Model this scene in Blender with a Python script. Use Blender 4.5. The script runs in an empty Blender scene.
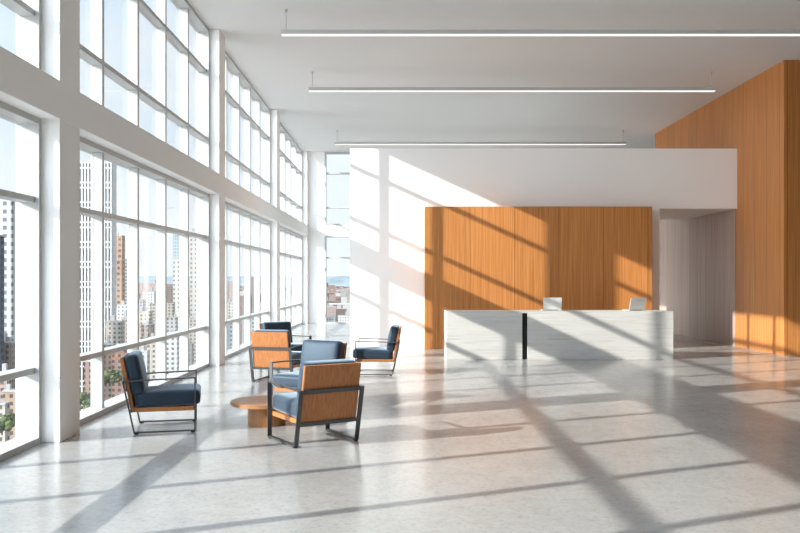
import bpy, bmesh, math, random
from mathutils import Vector, Matrix, noise

random.seed(7)
SC = bpy.context.scene
COL = SC.collection

# ------------------------------------------------------------------ measure
F = 810.0            # focal length in pixels of an 800 px wide picture
H = 1.6              # eye height
VX, VY = 400.0, 279.3
K = 0.9              # depth scale of the survey (survey was made at 900 px)


def at(x, y, d):
    """point seen at pixel x, y at depth d (metres along +Y)"""
    return Vector(((x - VX) * d / F, d, H - (y - VY) * d / F))


# ------------------------------------------------------------------ helpers
def link(o):
    COL.objects.link(o)
    return o


def empty(name, loc=(0, 0, 0), rz=0.0, parent=None):
    o = bpy.data.objects.new(name, None)
    o.empty_display_size = 0.2
    o.location = loc
    o.rotation_euler = (0, 0, rz)
    link(o)
    if parent:
        o.parent = parent
    return o


def tag(o, label=None, cat=None, group=None, kind=None):
    if label:
        o["label"] = label
    if cat:
        o["category"] = cat
    if group:
        o["group"] = group
    if kind:
        o["kind"] = kind
    return o


def build(name, bm, mat, parent=None, smooth=False, loc=None):
    me = bpy.data.meshes.new(name)
    bmesh.ops.recalc_face_normals(bm, faces=bm.faces)
    bm.to_mesh(me)
    bm.free()
    if smooth:
        for p in me.polygons:
            p.use_smooth = True
    if mat:
        me.materials.append(mat)
    o = bpy.data.objects.new(name, me)
    if loc is not None:
        o.location = loc
    link(o)
    if parent:
        o.parent = parent
    return o


def box(bm, x0, x1, y0, y1, z0, z1, bevel=0.0, seg=2):
    b = bm if bevel == 0 else bmesh.new()
    r = bmesh.ops.create_cube(b, size=1.0)
    for v in r["verts"]:
        v.co = Vector((x0 + (v.co.x + .5) * (x1 - x0), y0 + (v.co.y + .5) * (y1 - y0), z0 + (v.co.z + .5) * (z1 - z0)))
    if bevel:
        bmesh.ops.bevel(b, geom=b.edges[:], offset=bevel, segments=seg, affect="EDGES", profile=.5)
        me = bpy.data.meshes.new("tmp")
        b.to_mesh(me)
        b.free()
        bm.from_mesh(me)
        bpy.data.meshes.remove(me)
    return bm


def boxo(name, x0, x1, y0, y1, z0, z1, mat, parent=None, bevel=0.0, seg=2):
    """a box whose object origin is its own centre"""
    cx, cy, cz = (x0 + x1) / 2, (y0 + y1) / 2, (z0 + z1) / 2
    bm = box(bmesh.new(), x0 - cx, x1 - cx, y0 - cy, y1 - cy, z0 - cz, z1 - cz, bevel, seg)
    return build(name, bm, mat, parent, loc=(cx, cy, cz))


def prism(bm, pts, y0, y1):
    """outline in xz swept along y"""
    a = [bm.verts.new((p[0], y0, p[1])) for p in pts]
    b = [bm.verts.new((p[0], y1, p[1])) for p in pts]
    bm.faces.new(a)
    bm.faces.new(b[::-1])
    n = len(pts)
    for i in range(n):
        bm.faces.new((a[i], b[i], b[(i + 1) % n], a[(i + 1) % n]))
    return bm


def bar(bm, p, q, y0, y1, t):
    """flat bar from p to q in the xz plane, thickness t, between y0 and y1"""
    p, q = Vector(p), Vector(q)
    d = (q - p).normalized()
    n = Vector((-d.y, d.x)) * t / 2
    return prism(bm, [p + n, q + n, q - n, p - n], y0, y1)


def soft_box(hx, hy, hz, r, crown=0.0, n=12):
    bm = bmesh.new()
    bmesh.ops.create_cube(bm, size=2.0)
    bmesh.ops.subdivide_edges(bm, edges=bm.edges[:], cuts=n, use_grid_fill=True)
    h = Vector((hx, hy, hz))
    for v in bm.verts:
        c = v.co
        # push the grid lines towards the rims so that the roundings stay smooth
        p = Vector([math.copysign(abs(a) ** .75, a) * b for a, b in zip(c, h)])
        q = Vector([max(-b + r, min(b - r, a)) for a, b in zip(p, h)])
        d = p - q
        if d.length > 1e-6:
            p = q + d.normalized() * r
        if p.z > 0:
            p.z += crown * (1 - (p.x / hx) ** 2) * (1 - (p.y / hy) ** 2) * min(1, p.z / hz)
        v.co = p
    return bm


def disc(bm, r, z0, z1, bevel=0.004, n=72):
    b = bmesh.new()
    bmesh.ops.create_cone(b, cap_ends=True, segments=n, radius1=r, radius2=r, depth=z1 - z0,
                          matrix=Matrix.Translation((0, 0, (z0 + z1) / 2)))
    rim = [e for e in b.edges if abs(e.verts[0].co.z - e.verts[1].co.z) < 1e-5]
    bmesh.ops.bevel(b, geom=rim, offset=bevel, segments=2, affect="EDGES")
    me = bpy.data.meshes.new("tmp")
    b.to_mesh(me)
    b.free()
    bm.from_mesh(me)
    bpy.data.meshes.remove(me)
    return bm


def children(o):
    return [c for c in bpy.data.objects if c.parent == o]


def copy_tree(o, parent=None):
    c = o.copy()
    COL.objects.link(c)
    c.parent = parent
    for ch in children(o):
        copy_tree(ch, c)
    return c


# ------------------------------------------------------------------ materials
def new_mat(name):
    m = bpy.data.materials.new(name)
    m.use_nodes = True
    nt = m.node_tree
    b = nt.nodes["Principled BSDF"]
    return m, nt, b


def node(nt, t, **kw):
    n = nt.nodes.new(t)
    for k_, v in kw.items():
        if hasattr(n, k_):
            setattr(n, k_, v)
        else:
            n.inputs[k_].default_value = v
    return n


def math_n(nt, op, a, b=None, c=None):
    n = nt.nodes.new("ShaderNodeMath")
    n.operation = op
    for i, v in enumerate((a, b, c)):
        if v is None:
            continue
        if isinstance(v, (int, float)):
            n.inputs[i].default_value = v
        else:
            nt.links.new(v, n.inputs[i])
    return n.outputs[0]


def mix_col(nt, fac, a, b, blend="MIX"):
    n = nt.nodes.new("ShaderNodeMix")
    n.data_type = "RGBA"
    n.blend_type = blend
    for i, v in ((0, fac), (6, a), (7, b)):
        if isinstance(v, (int, float)):
            n.inputs[i].default_value = v
        elif isinstance(v, tuple):
            n.inputs[i].default_value = (*v, 1)
        else:
            nt.links.new(v, n.inputs[i])
    return n.outputs[2]


def ramp(nt, fac, stops):
    n = nt.nodes.new("ShaderNodeValToRGB")
    e = n.color_ramp.elements
    while len(e) > 1:
        e.remove(e[0])
    e[0].position = stops[0][0]
    e[0].color = (*stops[0][1], 1)
    for p, c in stops[1:]:
        q = e.new(p)
        q.color = (*c, 1)
    nt.links.new(fac, n.inputs[0])
    return n.outputs[0]


def plain(name, col, rough=.5, spec=.5, metal=0.0, bump=0.0, bscale=60, var=.03):
    m, nt, b = new_mat(name)
    tc = node(nt, "ShaderNodeTexCoord")
    nz = node(nt, "ShaderNodeTexNoise")
    nz.inputs["Scale"].default_value = bscale
    nz.inputs["Detail"].default_value = 4
    nt.links.new(tc.outputs["Object"], nz.inputs["Vector"])
    lo = tuple(c * (1 - var) for c in col)
    hi = tuple(min(1, c * (1 + var)) for c in col)
    nt.links.new(ramp(nt, nz.outputs["Fac"], [(.3, lo), (.7, hi)]), b.inputs["Base Color"])
    b.inputs["Roughness"].default_value = rough
    b.inputs["Specular IOR Level"].default_value = spec
    b.inputs["Metallic"].default_value = metal
    if bump:
        bp = node(nt, "ShaderNodeBump")
        bp.inputs["Strength"].default_value = bump
        bp.inputs["Distance"].default_value = .002
        nt.links.new(nz.outputs["Fac"], bp.inputs["Height"])
        nt.links.new(bp.outputs[0], b.inputs["Normal"])
    return m


def wood(name, dark, mid, light, seam=0.0, seam_axis="X", offset=0.0, rough=.45, grain=1.0, coords="Object", up="Z"):
    m, nt, b = new_mat(name)
    tc = node(nt, "ShaderNodeTexCoord")
    src = tc.outputs["Object"]
    sp = node(nt, "ShaderNodeSeparateXYZ")
    nt.links.new(src, sp.inputs[0])
    mp = node(nt, "ShaderNodeMapping")
    sc = {"Z": (34 * grain, 34 * grain, .55 * grain), "X": (.9 * grain, 34 * grain, 34 * grain),
          "Y": (34 * grain, .9 * grain, 34 * grain)}[up]
    mp.inputs["Scale"].default_value = sc
    nt.links.new(src, mp.inputs[0])
    vec = mp.outputs[0]
    tone = None
    if seam:
        s = sp.outputs[seam_axis]
        u = math_n(nt, "DIVIDE", math_n(nt, "SUBTRACT", s, offset), seam)
        cell = math_n(nt, "FLOOR", u)
        fr = math_n(nt, "FRACT", u)
        wn = node(nt, "ShaderNodeTexWhiteNoise", noise_dimensions="1D")
        nt.links.new(cell, wn.inputs["W"])
        tone = wn.outputs["Value"]
        cv = node(nt, "ShaderNodeCombineXYZ")
        nt.links.new(math_n(nt, "MULTIPLY", tone, 37.0), cv.inputs[2])
        va = node(nt, "ShaderNodeVectorMath", operation="ADD")
        nt.links.new(vec, va.inputs[0])
        nt.links.new(cv.outputs[0], va.inputs[1])
        vec = va.outputs[0]
    n1 = node(nt, "ShaderNodeTexNoise")
    n1.inputs["Scale"].default_value = 1.0
    n1.inputs["Detail"].default_value = 5
    n1.inputs["Roughness"].default_value = .62
    n1.inputs["Distortion"].default_value = .25
    nt.links.new(vec, n1.inputs["Vector"])
    col = ramp(nt, n1.outputs["Fac"], [(.28, dark), (.5, mid), (.74, light)])
    if seam:
        k_ = math_n(nt, "MULTIPLY_ADD", tone, .14, .93)
        cc = node(nt, "ShaderNodeCombineColor")
        for i in range(3):
            nt.links.new(k_, cc.inputs[i])
        col = mix_col(nt, 1.0, col, cc.outputs[0], "MULTIPLY")
        line = math_n(nt, "LESS_THAN", fr, .014 / seam)
        col = mix_col(nt, math_n(nt, "MULTIPLY", line, .6), col, tuple(c * .25 for c in dark))
    nt.links.new(col, b.inputs["Base Color"])
    b.inputs["Roughness"].default_value = rough
    b.inputs["Specular IOR Level"].default_value = .35
    bp = node(nt, "ShaderNodeBump")
    bp.inputs["Strength"].default_value = .12
    bp.inputs["Distance"].default_value = .002
    nt.links.new(n1.outputs["Fac"], bp.inputs["Height"])
    nt.links.new(bp.outputs[0], b.inputs["Normal"])
    return m


def floor_mat():
    m, nt, b = new_mat("polished_concrete")
    tc = node(nt, "ShaderNodeTexCoord")
    v = tc.outputs["Object"]
    big = node(nt, "ShaderNodeTexNoise")
    big.inputs["Scale"].default_value = .9
    big.inputs["Detail"].default_value = 8
    big.inputs["Roughness"].default_value = .65
    nt.links.new(v, big.inputs["Vector"])
    fine = node(nt, "ShaderNodeTexNoise")
    fine.inputs["Scale"].default_value = 7
    fine.inputs["Detail"].default_value = 8
    fine.inputs["Roughness"].default_value = .7
    nt.links.new(v, fine.inputs["Vector"])
    c1 = ramp(nt, big.outputs["Fac"], [(.3, (.375, .368, .355)), (.7, (.455, .446, .431))])
    c2 = ramp(nt, fine.outputs["Fac"], [(.30, (.86, .855, .85)), (.5, (.96, .96, .96)), (.68, (1, 1, 1))])
    tiny = node(nt, "ShaderNodeTexNoise")
    tiny.inputs["Scale"].default_value = 26
    tiny.inputs["Detail"].default_value = 6
    tiny.inputs["Roughness"].default_value = .75
    nt.links.new(v, tiny.inputs["Vector"])
    c3 = ramp(nt, tiny.outputs["Fac"], [(.34, (.76, .755, .75)), (.48, (.97, .97, .97)), (.7, (1, 1, 1))])
    nt.links.new(mix_col(nt, 1.0, mix_col(nt, 1.0, c1, c2, "MULTIPLY"), c3, "MULTIPLY"), b.inputs["Base Color"])
    r = math_n(nt, "MULTIPLY_ADD", fine.outputs["Fac"], .14, .12)
    nt.links.new(r, b.inputs["Roughness"])
    b.inputs["Specular IOR Level"].default_value = .5
    return m


def marble_mat():
    m, nt, b = new_mat("veined_white_stone")
    tc = node(nt, "ShaderNodeTexCoord")
    mp = node(nt, "ShaderNodeMapping")
    mp.inputs["Scale"].default_value = (1.1, 1.1, 22)
    nt.links.new(tc.outputs["Object"], mp.inputs[0])
    n1 = node(nt, "ShaderNodeTexNoise")
    n1.inputs["Scale"].default_value = 1.6
    n1.inputs["Detail"].default_value = 7
    n1.inputs["Roughness"].default_value = .68
    n1.inputs["Distortion"].default_value = .5
    nt.links.new(mp.outputs[0], n1.inputs["Vector"])
    c = ramp(nt, n1.outputs["Fac"], [(.28, (.45, .432, .405)), (.47, (.55, .536, .512)), (.7, (.615, .604, .584))])
    nt.links.new(c, b.inputs["Base Color"])
    b.inputs["Roughness"].default_value = .4
    return m


def fabric_mat():
    m, nt, b = new_mat("blue_fabric")
    tc = node(nt, "ShaderNodeTexCoord")
    n1 = node(nt, "ShaderNodeTexNoise")
    n1.inputs["Scale"].default_value = 420
    n1.inputs["Detail"].default_value = 2
    nt.links.new(tc.outputs["Object"], n1.inputs["Vector"])
    c = ramp(nt, n1.outputs["Fac"], [(.3, FABRIC_LO), (.7, FABRIC_HI)])
    nt.links.new(c, b.inputs["Base Color"])
    b.inputs["Roughness"].default_value = .55
    b.inputs["Specular IOR Level"].default_value = .5
    b.inputs["Specular Tint"].default_value = (.62, .80, 1, 1)
    b.inputs["Sheen Weight"].default_value = .8
    b.inputs["Sheen Roughness"].default_value = .45
    b.inputs["Sheen Tint"].default_value = (.66, .83, 1, 1)
    bp = node(nt, "ShaderNodeBump")
    bp.inputs["Strength"].default_value = .15
    bp.inputs["Distance"].default_value = .001
    nt.links.new(n1.outputs["Fac"], bp.inputs["Height"])
    nt.links.new(bp.outputs[0], b.inputs["Normal"])
    return m


def glass_mat():
    m = bpy.data.materials.new("clear_glazing")
    m.use_nodes = True
    nt = m.node_tree
    nt.nodes.clear()
    out = node(nt, "ShaderNodeOutputMaterial")
    tr = node(nt, "ShaderNodeBsdfTransparent")
    tr.inputs[0].default_value = (.97, .985, .985, 1)
    gl = node(nt, "ShaderNodeBsdfGlossy")
    gl.inputs["Roughness"].default_value = .0
    lw = node(nt, "ShaderNodeLayerWeight")
    lw.inputs[0].default_value = .5
    fr = math_n(nt, "MULTIPLY_ADD", math_n(nt, "POWER", lw.outputs["Facing"], 5.0), .45, .018)
    mx = node(nt, "ShaderNodeMixShader")
    nt.links.new(fr, mx.inputs[0])
    nt.links.new(tr.outputs[0], mx.inputs[1])
    nt.links.new(gl.outputs[0], mx.inputs[2])
    nt.links.new(mx.outputs[0], out.inputs[0])
    return m


def emit_mat(name, col, s):
    m = bpy.data.materials.new(name)
    m.use_nodes = True
    nt = m.node_tree
    nt.nodes.clear()
    out = node(nt, "ShaderNodeOutputMaterial")
    e = node(nt, "ShaderNodeEmission")
    e.inputs[0].default_value = (*col, 1)
    e.inputs[1].default_value = s
    nt.links.new(e.outputs[0], out.inputs[0])
    return m


def facade(name, wall, glass, bay, storey, fw=.5, fh=.5, jitter=.25):
    """masonry with rows of openings; object space, roofs stay plain"""
    m, nt, b = new_mat(name)
    tc = node(nt, "ShaderNodeTexCoord")
    ge = node(nt, "ShaderNodeNewGeometry")
    sp = node(nt, "ShaderNodeSeparateXYZ")
    nt.links.new(tc.outputs["Object"], sp.inputs[0])
    sn = node(nt, "ShaderNodeSeparateXYZ")
    nt.links.new(tc.outputs["Normal"], sn.inputs[0])
    ax = math_n(nt, "ABSOLUTE", sn.outputs[0])
    side = math_n(nt, "GREATER_THAN", ax, .5)
    roof = math_n(nt, "GREATER_THAN", math_n(nt, "ABSOLUTE", sn.outputs[2]), .5)
    u = math_n(nt, "ADD", math_n(nt, "MULTIPLY", sp.outputs[1], side),
               math_n(nt, "MULTIPLY", sp.outputs[0], math_n(nt, "SUBTRACT", 1.0, side)))
    fu = math_n(nt, "FRACT", math_n(nt, "DIVIDE", u, bay))
    fz = math_n(nt, "FRACT", math_n(nt, "DIVIDE", sp.outputs[2], storey))
    w = math_n(nt, "MULTIPLY", math_n(nt, "LESS_THAN", fu, fw), math_n(nt, "LESS_THAN", fz, fh))
    w = math_n(nt, "MULTIPLY", w, math_n(nt, "SUBTRACT", 1.0, roof))
    oi = node(nt, "ShaderNodeObjectInfo")
    hs = node(nt, "ShaderNodeHueSaturation")
    hs.inputs["Color"].default_value = (*wall, 1)
    nt.links.new(math_n(nt, "MULTIPLY_ADD", oi.outputs["Random"], jitter, 1 - jitter / 2), hs.inputs["Value"])
    nt.links.new(mix_col(nt, w, hs.outputs[0], glass), b.inputs["Base Color"])
    b.inputs["Roughness"].default_value = .8
    b.inputs["Specular IOR Level"].default_value = .1
    return m


FABRIC_LO, FABRIC_HI = (.009, .016, .027), (.015, .026, .042)
M = {}
M["floor"] = floor_mat()
M["wall"] = plain("white_plaster", (.90, .888, .872), .7, .2, bump=.05, bscale=120, var=.01)
M["ceil"] = plain("ceiling_paint", (.76, .755, .745), .8, .15, var=.01)
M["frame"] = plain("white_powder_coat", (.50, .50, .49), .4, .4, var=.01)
WD, WM, WL = (.38, .140, .036), (.50, .200, .058), (.62, .275, .095)
M["wood_front"] = wood("oak_veneer_front", WD, WM, WL, seam=1.02, seam_axis="X", offset=-1.58)
M["wood_side"] = wood("oak_veneer_side", WD, WM, WL, seam=.60, seam_axis="Y", offset=.1)
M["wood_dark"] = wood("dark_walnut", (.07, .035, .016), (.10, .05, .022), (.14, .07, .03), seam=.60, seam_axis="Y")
M["wood_shade"] = wood("oak_veneer_shade", (.36, .255, .205), (.47, .345, .285), (.55, .42, .355), seam=.60, seam_axis="Y", offset=.1)  # greyed copy of the oak, with the passage shade put into its colour
M["wood_chair"] = wood("oak_chair", (.32, .118, .038), (.40, .158, .056), (.47, .205, .08), rough=.33, grain=1.6)
M["wood_table"] = wood("oak_table", (.27, .115, .045), (.34, .155, .065), (.40, .20, .085), rough=.35, grain=1.2, up="X")
M["wood_drum"] = wood("oak_drum", (.30, .125, .046), (.38, .17, .066), (.44, .22, .09), rough=.35, grain=1.4)
M["marble"] = marble_mat()
M["fabric"] = fabric_mat()
M["steel"] = plain("gunmetal", (.085, .085, .088), .38, .5, metal=.5, var=.05)
M["rubber"] = plain("black_rubber", (.012, .012, .012), .6, .3)
M["black"] = plain("slot_shade_black", (.01, .01, .011), .5, .3)  # near black, paints the shade of the recess between the counter bodies
M["silver"] = plain("silver_shell", (.72, .71, .69), .38, .5, metal=.25, var=.01)
M["screen"] = plain("dark_screen", (.015, .016, .02), .15, .5)
M["keys"] = plain("dark_keys", (.03, .03, .032), .5, .4)
M["lamp"] = plain("lamp_housing", (.52, .52, .51), .45, .4)
M["glow"] = emit_mat("lamp_diffuser", (1, .97, .93), .85)
M["glass"] = glass_mat()

# ------------------------------------------------------------------ room shell
XC = -3.328                  # room face of columns and beam
XF, XM, XG, XO = -3.51, -3.55, -3.655, -3.74   # frame, mullion, glass, outer face
ZB0, ZB1, ZC = 3.17, 3.545, 6.20
COLS = [-14.5, -6.77, 1.03, 8.81, 16.58, 24.36, 32.3]   # survey depth of the near face of each column
CW = .55                                        # survey depth of a column
YB = 32.62 * K                                  # back glass wall
YREAR = -6.0
XR = 8.055                                      # right wood wall
XE = 9.3                                       # far right side wall


def struct(o, label=None):
    o["kind"] = "structure"
    if label:
        tag(o, label)
    return o


struct(boxo("floor", XO - .05, XE, YREAR, YB + .35, -.3, 0, M["floor"]), "pale polished concrete floor of the lobby")
struct(boxo("ceiling", XO - .05, XE, YREAR, YB + .35, ZC, ZC + .35, M["ceil"]), "flat white ceiling over the lobby")
struct(boxo("wall_rear", XO - .05, XE, YREAR - .3, YREAR, -.3, ZC + .35, M["wall"]))
struct(boxo("wall_far_right", XE, XE + .3, YREAR - .3, YB + .35, -.3, ZC + .35, M["wood_dark"]))  # unseen; set close and dark to cut the light on the right

for i, d in enumerate(COLS):
    y0 = d * K
    if y0 < YREAR:
        continue
    struct(boxo("column", -3.62, XC, y0, y0 + CW * K, 0, ZC, M["wall"], bevel=.006), "white square column between the tall side windows")
struct(boxo("beam", XO - .04, XC + .002, YREAR, COLS[-1] * K + .3, ZB0, ZB1, M["wall"], bevel=.006), "white beam running along the left windows")

N = [0]


def window(y0, y1, z0, z1, zt, axis="Y", panes=5, shift=0.0):
    """a glazed bay in the left wall (axis Y) or the back wall (axis X)"""
    N[0] += 1
    w = empty("window_%d" % N[0], ((XG, (y0 + y1) / 2, z0) if axis == "Y" else ((y0 + y1) / 2, YB, z0)))
    w["kind"] = "structure"
    L = (y1 - y0)
    a0, a1 = -L / 2, L / 2
    h = z1 - z0
    fw, ft = .055, .06

    def bx(name, a, b, p, q, c, d, mat, bevel=0.0):
        # a,b along the wall; p,q depth (+ towards the room); c,d height
        if axis == "Y":
            return boxo(name, p, q, a, b, c, d, mat, w, bevel)
        return boxo(name, a, b, -q, -p, c, d, mat, w, bevel)

    din, dm, dout = XF - XG, XM - XG, XO - XG
    bm = bmesh.new()
    for (a, b, c, d) in ((a0, a0 + fw, 0, h), (a1 - fw, a1, 0, h), (a0 + fw, a1 - fw, 0, ft), (a0 + fw, a1 - fw, h - ft, h)):
        if axis == "Y":
            box(bm, dout, din, a, b, c, d)
        else:
            box(bm, a, b, -din, -dout, c, d)
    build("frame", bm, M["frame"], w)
    st = L / panes
    mw = .066
    ms = [a0 + st * i + shift for i in range(1, panes)]
    for a in ms:
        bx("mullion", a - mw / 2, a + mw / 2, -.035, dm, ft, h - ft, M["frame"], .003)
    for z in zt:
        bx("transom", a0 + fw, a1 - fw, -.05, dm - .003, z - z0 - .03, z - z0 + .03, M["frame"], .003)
    xs = [a0 + fw - mw / 2] + ms + [a1 - fw + mw / 2]
    zs = [ft - .03] + [z - z0 for z in zt] + [h - ft + .03]
    for i in range(panes):
        for j in range(3):
            bx("pane", xs[i] + mw / 2, xs[i + 1] - mw / 2, -.003, .003, zs[j] + .03, zs[j + 1] - .03, M["glass"])
    return w


LOW, UPP = (.712, 2.376), (4.19, 5.43)
for i in range(1, len(COLS) - 1):
    y0 = max(YREAR, (COLS[i] + CW) * K)
    y1 = COLS[i + 1] * K
    sh = {2: .15, 3: -.03}.get(i, -.10)
    window(y0, y1, 0, ZB0, LOW, shift=sh)
    window(y0, y1, ZB1, ZC, UPP, shift=sh)

# back wall: pier beside the corner column, glass bay, then solid wall
XP0 = (324.7 - VX) * (YB - .1) / F
XP1 = 1.9
struct(boxo("wall_back_pier", XC - .3, XP0, YB - .13, YB + .35, 0, ZC, M["wall"]), "white pier in the far corner beside the end window")
struct(boxo("trim_1", XP0, XP1, YB - .14, YB + .2, ZB0, ZB1, M["wall"]), "white beam across the end window")
struct(boxo("wall_back", XP1, XE, YB - .13, YB + .35, 0, ZC, M["wall"]))
window(XP0, XP1, 0, ZB0, LOW, "X", panes=3)
window(XP0, XP1, ZB1, ZC, UPP, "X", panes=3)

# white block with the reception wall and the passage lintel
YW0, YW1 = 21.5 * K, 25.5 * K
XW0, XW1 = (350 - VX) * YW0 / F, (659.5 - VX) * YW0 / F
ZW = H + (VY - 148.5) * YW0 / F
ZL = H + (VY - 208.6) * YW0 / F
bm = bmesh.new()
XWM = XW1 - 1.6
prism(bm, [(XW0, 0), (XWM, 0), (XWM, ZW), (XW0, ZW)], YW0, YW0 + .3)
prism(bm, [(XWM, 0), (XW1, 0), (XW1, ZL), (XR, ZL), (XR, ZW), (XWM, ZW)], YW0, YW1)
struct(build("wall_center", bm, M["wall"]), "white reception wall with overhang above the passage")

# wood clad block on the right
YR0, YR1 = 18.88 * K, 28.43 * K
struct(boxo("wall_right", XR, XR + .3, YR0 + .004, YR1, 0, ZC, M["wood_side"]), "tall wood panelled wall on the right running into the passage")
struct(boxo("wall_passage_shade", XR - .012, XR, 21.62 * K, YW1 - .002, 0, ZL - .004, M["wood_shade"]), "grey brown sheet with painted shade on the wood wall inside the passage")  # added sheet from the sun's shadow edge inwards, shade in its colour
struct(boxo("wall_passage_end_shade", XR - .012, XR, YW1 + .002, YR1, 0, 4.6, M["wood_shade"]), "grey brown sheet with painted shade on the wood wall beyond the overhang")  # same shade-coloured sheet, continued past the overhang
struct(boxo("wall_right_front", XR + .001, XE, YR0, YR0 + .3, 0, ZC, M["wood_front"]), "wood panelled wall facing the lobby at the right edge")

# ------------------------------------------------------------------ wood panel behind the counter
YP = 20.66 * K
px0, px1 = (425 - VX) * YP / F, (652.3 - VX) * YP / F
pz = H + (VY - 206.5) * YP / F
o = boxo("wood_partition", px0, px1, YP, YP + .70, 0, pz, M["wood_front"], bevel=.004)
tag(o, "wide orange oak partition standing behind the reception counter", "partition")

# ------------------------------------------------------------------ reception counter
YD = 17.96 * K
dz = H - (311.4 - VY) * YD / F
dx = [(p - VX) * YD / F for p in (446.3, 522.3, 527.6, 673.3)]
ctr = empty("reception_counter", ((dx[0] + dx[3]) / 2, YD + .375, 0))
tag(ctr, "long low white stone reception counter with a black vertical slot", "counter")
cx, cy = ctr.location.x, ctr.location.y
boxo("counter_body", dx[0] - cx, dx[1] - cx, -.375, .375, 0, dz - .035, M["marble"], ctr, .003)
boxo("counter_body", dx[2] - cx, dx[3] - cx, -.375, .375, 0, dz - .035, M["marble"], ctr, .003)
boxo("countertop", dx[0] - cx, dx[3] - cx, -.375, .375, dz - .035, dz, M["marble"], ctr, .003)
tag(boxo("slot_shade", dx[1] - cx, dx[2] - cx, -.33, .33, 0, dz - .035, M["black"], ctr), "black panel painted as the shade inside the slot")  # black panel put where the open recess is only dark


def laptop(label, x, y, rz, open_deg=102):
    t = empty("laptop", (x, y, dz + .001), rz)
    tag(t, label, "laptop", "laptops on the counter")
    w, d = .375, .25
    boxo("base", -w / 2, w / 2, 0, d, .003, .017, M["silver"], t, .003)
    boxo("keyboard", -w / 2 + .025, w / 2 - .025, .03, .14, .017, .0185, M["keys"], t)
    boxo("trackpad", -.05, .05, .155, .235, .017, .0178, M["lamp"], t)
    a = math.radians(open_deg - 90)
    lid = build("lid", box(bmesh.new(), -w / 2, w / 2, -.004, .004, 0, .255, .003), M["silver"], t, loc=(0, .004, .016))
    lid.rotation_euler = (a, 0, 0)
    build("display", box(bmesh.new(), -w / 2 + .012, w / 2 - .012, .0035, .0048, .014, .243), M["screen"], lid)
    bm = bmesh.new()
    bmesh.ops.create_cone(bm, cap_ends=True, segments=16, radius1=.006, radius2=.006, depth=w * .6,
                          matrix=Matrix.Translation((0, .003, .016)) @ Matrix.Rotation(math.pi / 2, 4, "Y"))
    build("hinge", bm, M["keys"], t)
    return t


# user sits on the far side: the lid's silver back is towards the lobby
yl = YD + .30
laptop("open silver laptop near the black slot of the counter", (552.3 - VX) * yl / F, yl, math.radians(1), 98)
laptop("open silver laptop turned aside near the passage end of the counter", (637.3 - VX) * yl / F, yl + .02, math.radians(19), 105)


# ------------------------------------------------------------------ armchairs
def make_chair():
    t = empty("armchair")
    L, th = .045, .013
    for s in (1, -1):
        y0, y1 = sorted((s * .3075, s * .3525))
        build("leg", bar(bmesh.new(), (.322, .012), (.322, .572), y0, y1, th), M["steel"], t)
        build("leg", bar(bmesh.new(), (-.285, .012), (-.40, .548), y0, y1, th), M["steel"], t)
        build("armrest", bar(bmesh.new(), (.328, .570), (-.406, .548), y0, y1, th), M["steel"], t)
        rn = build("runner", bar(bmesh.new(), (.328, .0185), (-.29, .0185), y0, y1, th), M["steel"], t)
        for x in (.302, -.265):
            build("foot_pad", box(bmesh.new(), x - .02, x + .02, y0 + .004, y1 - .004, 0, .0125, .002), M["rubber"], rn)
    # cross bars behind the shell
    build("crossbar", bar(bmesh.new(), (-.394, .518), (-.402, .558), -.3075, .3075, th), M["steel"], t)
    build("crossbar", bar(bmesh.new(), (-.327, .205), (-.334, .240), -.3075, .3075, th), M["steel"], t)
    # wooden seat tray and back shell
    bm = prism(bmesh.new(), [(-.322, .222), (.314, .222), (.314, .266), (-.295, .266)], -.304, .304)
    bmesh.ops.bevel(bm, geom=bm.edges[:], offset=.004, segments=2, affect="EDGES")
    build("seat_tray", bm, M["wood_chair"], t)
    bm = prism(bmesh.new(), [(-.320, .225), (-.285, .232), (-.398, .792), (-.433, .785)], -.304, .304)
    bmesh.ops.bevel(bm, geom=bm.edges[:], offset=.005, segments=2, affect="EDGES")
    build("back_shell", bm, M["wood_chair"], t)
    # cushions
    sc = build("seat_cushion", soft_box(.328, .292, .078, .042, .028), M["fabric"], t, True)
    sc.location = (.048, 0, .345)
    sc.rotation_euler = (0, math.radians(-2), 0)
    bc = build("back_cushion", soft_box(.215, .292, .068, .045, .02), M["fabric"], t, True)
    # local x of the cushion climbs the shell, local z points to the sitter
    a = math.atan2(.56, -.113)
    ux = Vector((math.cos(a), 0, math.sin(a)))
    uz = Vector((math.sin(a), 0, -math.cos(a)))
    uy = uz.cross(ux)
    base = Vector((-.285, 0, .232)) + ux * .365 + uz * .070
    mw = Matrix((ux, uy, uz)).transposed().to_4x4()
    mw.translation = base
    bc.matrix_local = mw
    return t


chair = make_chair()
CH = [
    (-2.54, 8.75, 13, "dark blue armchair in profile beside the big left window, facing into the room"),
    (-.865, 8.09, 123, "nearest armchair seen from behind, dark brown back shell, in front of the round table"),
    (-1.15, 10.15, 241, "light blue armchair facing the camera just behind the nearest armchair"),
    (-1.90, 12.83, 75, "armchair showing its sunlit pale wooden back, beyond the round table"),
    (-2.08, 14.69, -51, "farthest armchair, dark navy backrest showing above the pale wooden chair back"),
    (-.405, 13.80, 178, "armchair in profile facing left before the white wall, nearest the counter"),
]
for i, (x, y, a, lab) in enumerate(CH):
    c = chair if i == 0 else copy_tree(chair)
    c.location = (x, y, 0)
    c.rotation_euler = (0, 0, math.radians(a))
    tag(c, lab, "armchair", "blue armchairs around the low table")

# ------------------------------------------------------------------ round table
t = empty("coffee_table", (-1.474, 8.96, 0))
tag(t, "low round wooden coffee table on a drum base between the armchairs", "table")
build("tabletop", disc(bmesh.new(), .395, .222, .262), M["wood_table"], t)
build("drum_base", disc(bmesh.new(), .207, 0, .222, .003), M["wood_drum"], t)

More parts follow.
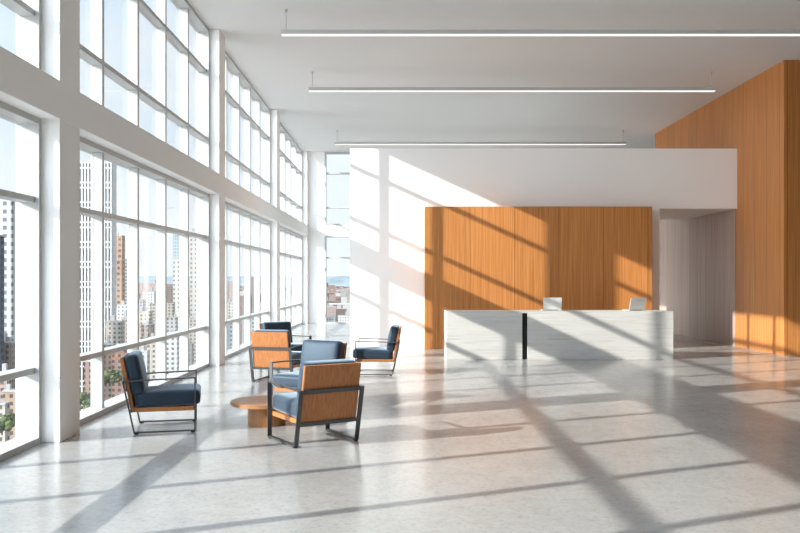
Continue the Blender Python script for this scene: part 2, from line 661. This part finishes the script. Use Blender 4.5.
# ------------------------------------------------------------------ pendant lamps
for (d, lab) in ((15.34, "nearest long linear pendant lamp hanging from the ceiling, cut by the right edge"),
                 (19.92, "middle long linear pendant lamp hanging from the ceiling"),
                 (27.8, "farthest linear pendant lamp just above the white reception wall")):
    y = d * K
    x0, x1 = -2.02, 6.97
    t = empty("pendant_lamp", ((x0 + x1) / 2, y, ZC))
    tag(t, lab, "lamp", "linear pendant lamps")
    L = (x1 - x0) / 2
    boxo("housing", -L, L, -.06, .06, 5.77 - ZC, 5.84 - ZC, M["lamp"], t, .004)
    boxo("diffuser", -L + .004, L - .004, -.04, .04, 5.755 - ZC, 5.77 - ZC, M["glow"], t)
    for s in (-1, 1):
        bm = bmesh.new()
        bmesh.ops.create_cone(bm, cap_ends=True, segments=12, radius1=.008, radius2=.008, depth=.36,
                              matrix=Matrix.Translation((s * (L - .08), 0, -.18)))
        r = build("rod", bm, M["lamp"], t)
        bm = bmesh.new()
        bmesh.ops.create_cone(bm, cap_ends=True, segments=16, radius1=.022, radius2=.022, depth=.05,
                              matrix=Matrix.Translation((s * (L - .08), 0, -.025)))
        build("ceiling_cap", bm, M["lamp"], r)

# ------------------------------------------------------------------ the city outside
ZG = -110.0
PAL = {
    "cream": (.44, .40, .35), "pale grey": (.38, .38, .385), "white": (.52, .515, .50), "tan brick": (.31, .22, .17),
    "red brick": (.24, .155, .13), "pink": (.37, .28, .25), "brown": (.19, .145, .125), "beige": (.39, .345, .29),
}
FM = {n: facade("facade_" + n.replace(" ", "_"), c, tuple(q * .25 for q in c), 3.6, 3.4, .45, .5) for n, c in PAL.items()}
M["roof"] = plain("flat_roofing", (.36, .34, .32), .8, .1, bscale=.2, var=.15)
M["unit"] = plain("roof_plant", (.33, .33, .33), .6, .3)
M["tower_white"] = plain("white_concrete", (.62, .62, .61), .6, .2, bscale=.1)
M["tower_glass"] = plain("tower_glazing", (.09, .095, .12), .25, .5, bscale=.15, var=.35)
M["leaf"] = plain("tree_leaves", (.085, .105, .04), .8, .1, bscale=.35, var=.5)
M["bark"] = plain("tree_bark", (.12, .08, .05), .9, .1)
M["street"] = plain("city_ground", (.25, .23, .21), .9, .1, bscale=.02, var=.25)
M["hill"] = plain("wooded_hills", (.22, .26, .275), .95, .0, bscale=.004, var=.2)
M["tower_grey"] = facade("facade_grey_glass", (.33, .38, .40), (.17, .22, .25), 3.2, 4.0, .6, .6, .02)
M["tower_dot"] = facade("facade_dotted", (.46, .44, .40), (.13, .125, .12), 5.0, 5.2, .4, .42, .02)
M["tower_navy"] = facade("facade_navy_glass", (.07, .08, .11), (.03, .035, .055), 5.0, 4.2, .7, .7, .02)
M["tower_small"] = facade("facade_small_grid", (.44, .44, .43), (.13, .15, .17), 5.4, 5.6, .52, .5, .02)
M["tower_brown"] = facade("facade_brown_tower", (.36, .22, .145), (.10, .06, .05), 6.2, 5.6, .42, .45, .02)

struct(boxo("ground", -9000, 3500, 40, 14000, ZG - 5, ZG, M["street"]), "city ground far below the windows")

# hills on the horizon
bm = bmesh.new()
nx, ny = 60, 10
grid = []
for j in range(ny + 1):
    row = []
    for i in range(nx + 1):
        x = -7000 + 9500 * i / nx
        y = 10800 + 2200 * j / ny
        s = math.sin(math.pi * j / ny)
        z = ZG + s * (155 + 24 * noise.noise(Vector((x * .0011, y * .0008, 3))) + 16 * noise.noise(Vector((x * .006, y * .004, 1))))
        row.append(bm.verts.new((x, y, z)))
    grid.append(row)
for j in range(ny):
    for i in range(nx):
        bm.faces.new((grid[j][i], grid[j][i + 1], grid[j + 1][i + 1], grid[j + 1][i]))
struct(build("hills", bm, M["hill"], smooth=True), "blue green wooded hills along the horizon")

BAYS = [((-999, 42), "nearest side window"), ((42, 214), "second side window"), ((214, 272), "third side window"),
        ((272, 312), "fourth side window"), ((312, 999), "end window")]


FOOT = []


def building(x0, x1, y, depth, zt, mat, label, unit=0, name="city_building", zb=ZG, setback=None):
    """front face at depth y; x0..x1 in metres"""
    w = x1 - x0
    FOOT.append((x0 - 1, x1 + 1, y - 1, y + depth + 1))
    t = empty(name, ((x0 + x1) / 2, y + depth / 2, zb))
    tag(t, label, "building")
    h = zt - zb
    boxo("walls", -w / 2, w / 2, -depth / 2, depth / 2, 0, h, mat, t)
    boxo("roof", -w / 2 - .3, w / 2 + .3, -depth / 2 - .3, depth / 2 + .3, h, h + .8, M["roof"], t)
    rnd = random.Random(int(x0 * 13 + y))
    for q in range(unit):
        a = rnd.uniform(.18, .34) * w
        ox = rnd.uniform(-.5, .5) * (w - a) * .9
        oy = rnd.uniform(-.45, .2) * (depth - a)
        boxo("rooftop_unit", ox - a / 2, ox + a / 2, oy - a / 2, oy + a / 2, h + .8, h + .8 + rnd.uniform(2.2, 5), M["unit"], t)
    return t


def tower(xa, xb, ytop, d, depth, mat, label, name="city_tower", unit=1):
    p, q = at(xa, ytop, d), at(xb, ytop, d)
    return building(p.x, q.x, d, depth, p.z, mat, label, unit, name)


# white gridded tower: glass core with piers and floor bands as parts
D0 = 640
p, q = at(78.5, 161, D0), at(110.8, 161, D0)
w, h = q.x - p.x, p.z - ZG
FOOT.append((p.x - 2, q.x + 2, D0 - 2, D0 + 14))
t = empty("gridded_tower", ((p.x + q.x) / 2, D0 + 6, ZG))
tag(t, "tall white tower with a bold grid of piers seen in the second side window", "building")
boxo("glazed_core", -w / 2 + .6, w / 2 - .6, -5, 5, 0, h - 2, M["tower_glass"], t)
npier = 10
for i in range(npier + 1):
    x = -w / 2 + w * i / npier
    boxo("pier", x - .55, x + .55, -6, -4.9, 0, h, M["tower_white"], t)
for i in range(1, 5):
    y = -5 + 10 * i / 4
    boxo("pier", w / 2 - .7, w / 2 + .5, y - .8, y + .8, 0, h, M["tower_white"], t)
    boxo("pier", -w / 2 - .5, -w / 2 + .7, y - .8, y + .8, 0, h, M["tower_white"], t)
z = h - 1.2
steps = [1, 3.2, 11.5, 3.2]
i = 0
while z > 6:
    boxo("floor_band", -w / 2 - .4, w / 2 + .4, -5.8, 5.5, z - .55, z + .55, M["tower_white"], t)
    z -= (11.5 if i % 2 else 4.2)
    i += 1
boxo("roof", -w / 2, w / 2, -5.5, 5.5, h - 2, h - .2, M["roof"], t)

tower(-6, 11.5, 197, 560, 22, M["tower_small"], "pale tower with small square windows seen through the nearest side window")
tower(-20, -2.5, 236, 470, 8, M["tower_navy"], "dark navy glass block before the pale tower in the nearest side window")
# brown stepped tower
tower(112.6, 121.6, 260, 800, 10, M["tower_brown"], "stepped brown brick tower right of the white gridded tower", unit=0)
tower(114.6, 122.0, 236, 812, 9, M["tower_brown"], "upper brown tower top rising behind the stepped brick tower", unit=1)
tower(121.8, 128.5, 260, 830, 14, FM["pale grey"], "pale grey slab joined to the right side of the brown tower", unit=0)
tower(172.8, 181.5, 234, 1000, 20, M["tower_grey"], "grey glass tower seen in the fourth pane of the second side window")
tower(173.2, 182.0, 259, 940, 14, M["tower_dot"], "cream block with rows of windows in front of the grey glass tower", unit=0)
tower(189.8, 200.0, 233, 900, 18, M["tower_dot"], "white tower with dotted windows in the last pane of the second side window")
tower(139.0, 158.0, 283, 1900, 40, FM["pink"], "broad pinkish block low on the skyline in the third pane")
tower(166.0, 172.6, 284, 1500, 30, FM["brown"], "dark brown block left of the grey glass tower")
tower(246.5, 251.5, 277, 1700, 26, FM["beige"], "beige tower just topping the skyline in the third side window")
tower(226.0, 236.0, 281, 2000, 40, FM["pink"], "pink block on the skyline in the third side window")
# middle distance, placed by eye
MID = [
    (116, 127.5, 305, 760, "white", 1, "white block with dark windows below the brown tower"),
    (106, 121, 322, 610, "cream", 2, "cream block with roof huts under the brown tower"),
    (121.5, 131, 318, 640, "pink", 1, "salmon pink block beside the cream one in the second side window"),
    (131, 143, 300, 900, "pale grey", 1, "pale grey block behind the mullion of the second side window"),
    (142, 154, 292, 1000, "white", 1, "white house block below the pink skyline block"),
    (139, 150, 312, 720, "beige", 2, "beige flat roofed block in the middle pane"),
    (150, 163, 304, 860, "cream", 1, "long cream block in the middle pane of the second side window"),
    (141, 152, 325, 600, "red brick", 1, "red brick block low in the middle pane"),
    (164, 173, 304, 880, "cream", 0, "small cream block below the dark brown block"),
    (166, 176, 318, 700, "pale grey", 1, "grey block with white roof below the grey glass tower"),
    (177, 188, 312, 800, "white", 1, "white slab at the foot of the cream block"),
    (188, 200, 318, 760, "beige", 1, "beige block under the dotted white tower"),
    (104, 113, 345, 500, "tan brick", 1, "tan brick house behind the green trees"),
    (112, 124, 350, 480, "red brick", 1, "dark red house block above the green trees"),
    (84, 94, 362, 450, "red brick", 1, "red block at the foot of the gridded tower"),
    (0, 12, 343, 480, "brown", 2, "brown brick block under the pale tower in the nearest side window"),
    (-6, 7, 374, 400, "pink", 1, "pinkish block low in the nearest side window"),
    (3, 16, 392, 372, "tan brick", 1, "tan block near the sill of the nearest side window"),
    (-8, 5, 405, 345, "cream", 1, "cream block at the bottom of the nearest side window"),
    (136, 147, 352, 480, "pale grey", 1, "pale block low behind the profile armchair"),
    (147, 158, 340, 540, "beige", 1, "beige house behind the armrest of the profile armchair"),
    (166, 177, 338, 560, "white", 1, "white block with tall windows low in the fourth pane"),
    (182, 192, 345, 520, "cream", 1, "cream house at the low end of the second side window"),
    (226, 238, 303, 900, "cream", 1, "cream block low in the third side window"),
    (238, 250, 296, 1150, "red brick", 1, "red brick block in the third side window"),
    (226, 234, 322, 640, "pale grey", 1, "grey block at the foot of the third side window"),
    (242, 254, 318, 700, "white", 1, "white block low in the third side window"),
    (326, 336, 307, 1300, "pink", 1, "pink block low in the end window"),
    (336, 346, 309, 1250, "brown", 0, "dark pitched block near the sill of the end window"),
    (338, 352, 316, 1120, "white", 1, "bright white block at the sill of the end window"),
    (324, 335, 318, 1080, "pale grey", 1, "grey block at the foot of the end window pier"),
]
for xa, xb, yt, d, c, u, lab in MID:
    building(at(xa, yt, d).x, at(xb, yt, d).x, d, (xb - xa) * d / F * .8, at(xa, yt, d).z, FM[c], lab, u)

# low sprawl between them, far and small: uncountable
rnd = random.Random(11)


def sprawl(name, rows, mats, label):
    bm = bmesh.new()
    for d in rows:
        x = -40.0
        while x < 420:
            wpx = rnd.uniform(4, 11)
            if rnd.random() < .86:
                z = ZG + rnd.uniform(7, 17) * (1 + d / 4200) + (rnd.random() < .06) * 18
                y = d * rnd.uniform(.97, 1.03)
                a, b = (x - VX) * y / F, (x + wpx - VX) * y / F
                e = y + (b - a) * rnd.uniform(.5, 1)
                x += wpx + rnd.uniform(.2, 2.5)
                if any(a < f[1] and b > f[0] and y < f[3] and e > f[2] for f in FOOT):
                    continue
                n0 = len(bm.faces)
                box(bm, a, b, y, e, ZG, z)
                k_ = rnd.randrange(len(mats))
                bm.faces.ensure_lookup_table()
                for f in bm.faces[n0:]:
                    f.material_index = k_
            else:
                x += wpx + rnd.uniform(.2, 2.5)
    o = build(name, bm, None)
    for m_ in mats:
        o.data.materials.append(m_)
    tag(o, label, "buildings", kind="stuff")


MATS = [FM[n] for n in PAL]
sprawl("low_rise_sprawl", [340 * 1.085 ** i for i in range(42)], MATS, "low rise roofs of the city spreading to the horizon")

# street trees
bm = bmesh.new()
rt = random.Random(5)
for i in range(26):
    v = Vector((rt.gauss(0, .42), rt.gauss(0, .42), rt.uniform(.1, 1.0)))
    bmesh.ops.create_icosphere(bm, subdivisions=2, radius=rt.uniform(.26, .42), matrix=Matrix.Translation(v))
for v in bm.verts:
    v.co += noise.noise_vector(v.co * 5) * .09
crown = build("crown", bm, M["leaf"], smooth=False)
tree = empty("street_tree")
crown.parent = tree
bm = bmesh.new()
bmesh.ops.create_cone(bm, cap_ends=True, segments=10, radius1=.09, radius2=.06, depth=.8, matrix=Matrix.Translation((0, 0, -.2)))
build("trunk", bm, M["bark"], tree)
TR = [(106, 379, 412, "green street tree low behind the profile armchair, leftmost of its row"),
      (113, 374, 428, "tallest green street tree behind the back of the profile armchair"),
      (119, 378, 444, "green street tree touching the back cushion of the profile armchair"),
      (126, 372, 460, "street tree mostly hidden by the profile armchair"),
      (84, 398, 372, "street tree at the sill beside the first column"),
      (92, 404, 384, "street tree near the sill left of the first mullion"),
      (2, 425, 326, "street tree at the bottom of the nearest side window"),
      (12, 418, 340, "street tree near the frame of the nearest side window")]
for i, (x, y, d, lab) in enumerate(TR):
    c = tree if i == 0 else copy_tree(tree)
    p = at(x, y, d)
    s = rt.uniform(3.0, 3.8)
    zb = ZG + .6 * s
    c.location = (p.x, d, p.z - .55 * s)
    c.scale = (s, s, s)
    c.rotation_euler = (0, 0, rt.uniform(0, 6))
    tag(c, lab, "tree", "street trees below the windows")

# ------------------------------------------------------------------ light
SUNDIR = Vector((1, .49 * K, -.455)).normalized()
sun = bpy.data.lights.new("sun", "SUN")
sun.energy = 6.4
sun.color = (1, .955, .885)
sun.angle = math.radians(.65)
so = link(bpy.data.objects.new("sun", sun))
so.rotation_euler = SUNDIR.to_track_quat("-Z", "Y").to_euler()
so.location = (-30, -12, 20)

w = bpy.data.worlds.new("sky")
SC.world = w
w.use_nodes = True
nt = w.node_tree
nt.nodes.clear()
out = node(nt, "ShaderNodeOutputWorld")
bg = node(nt, "ShaderNodeBackground")
tc = node(nt, "ShaderNodeTexCoord")
sp = node(nt, "ShaderNodeSeparateXYZ")
nt.links.new(tc.outputs["Generated"], sp.inputs[0])
base = ramp(nt, sp.outputs[2], [(0.0, (.72, .75, .79)), (.08, (.70, .75, .80)), (.3, (.56, .68, .81)), (.8, (.48, .62, .80))])
mp = node(nt, "ShaderNodeMapping")
mp.inputs["Scale"].default_value = (2, 2, 5)
nt.links.new(tc.outputs["Generated"], mp.inputs[0])
cl = node(nt, "ShaderNodeTexNoise")
cl.inputs["Scale"].default_value = 1.7
cl.inputs["Detail"].default_value = 7
nt.links.new(mp.outputs[0], cl.inputs["Vector"])
cf = ramp(nt, cl.outputs["Fac"], [(.46, (0, 0, 0)), (.66, (.75, .75, .75))])
c = mix_col(nt, cf, base, (.80, .81, .82))
dt = node(nt, "ShaderNodeVectorMath", operation="DOT_PRODUCT")
nt.links.new(tc.outputs["Generated"], dt.inputs[0])
dt.inputs[1].default_value = -SUNDIR
glow = math_n(nt, "POWER", math_n(nt, "MAXIMUM", dt.outputs["Value"], 0.0), 3.0)
nt.links.new(c, bg.inputs[0])
nt.links.new(math_n(nt, "MULTIPLY_ADD", glow, 5.8, 1.0), bg.inputs[1])
nt.links.new(bg.outputs[0], out.inputs[0])

# ------------------------------------------------------------------ camera
cam = bpy.data.cameras.new("camera")
cam.sensor_fit = "HORIZONTAL"
cam.sensor_width = 36.0
cam.lens = F / 800 * 36.0
cam.shift_x = 0.0
cam.shift_y = (VY - 266.5) / 800
cam.clip_end = 30000
co = link(bpy.data.objects.new("camera", cam))
co.location = (0, 0, H)
co.rotation_euler = (math.pi / 2, 0, 0)
SC.camera = co

SC.view_settings.view_transform = "Standard"
SC.view_settings.look = "None"
SC.view_settings.gamma = 1
SC.view_settings.use_curve_mapping = False
SC.view_settings.exposure = 0.46
cy_ = SC.cycles
cy_.use_denoising = True
cy_.max_bounces = 14
cy_.diffuse_bounces = 8
cy_.glossy_bounces = 6
cy_.transparent_max_bounces = 24
cy_.sample_clamp_indirect = 8
cy_.caustics_reflective = False
cy_.caustics_refractive = False
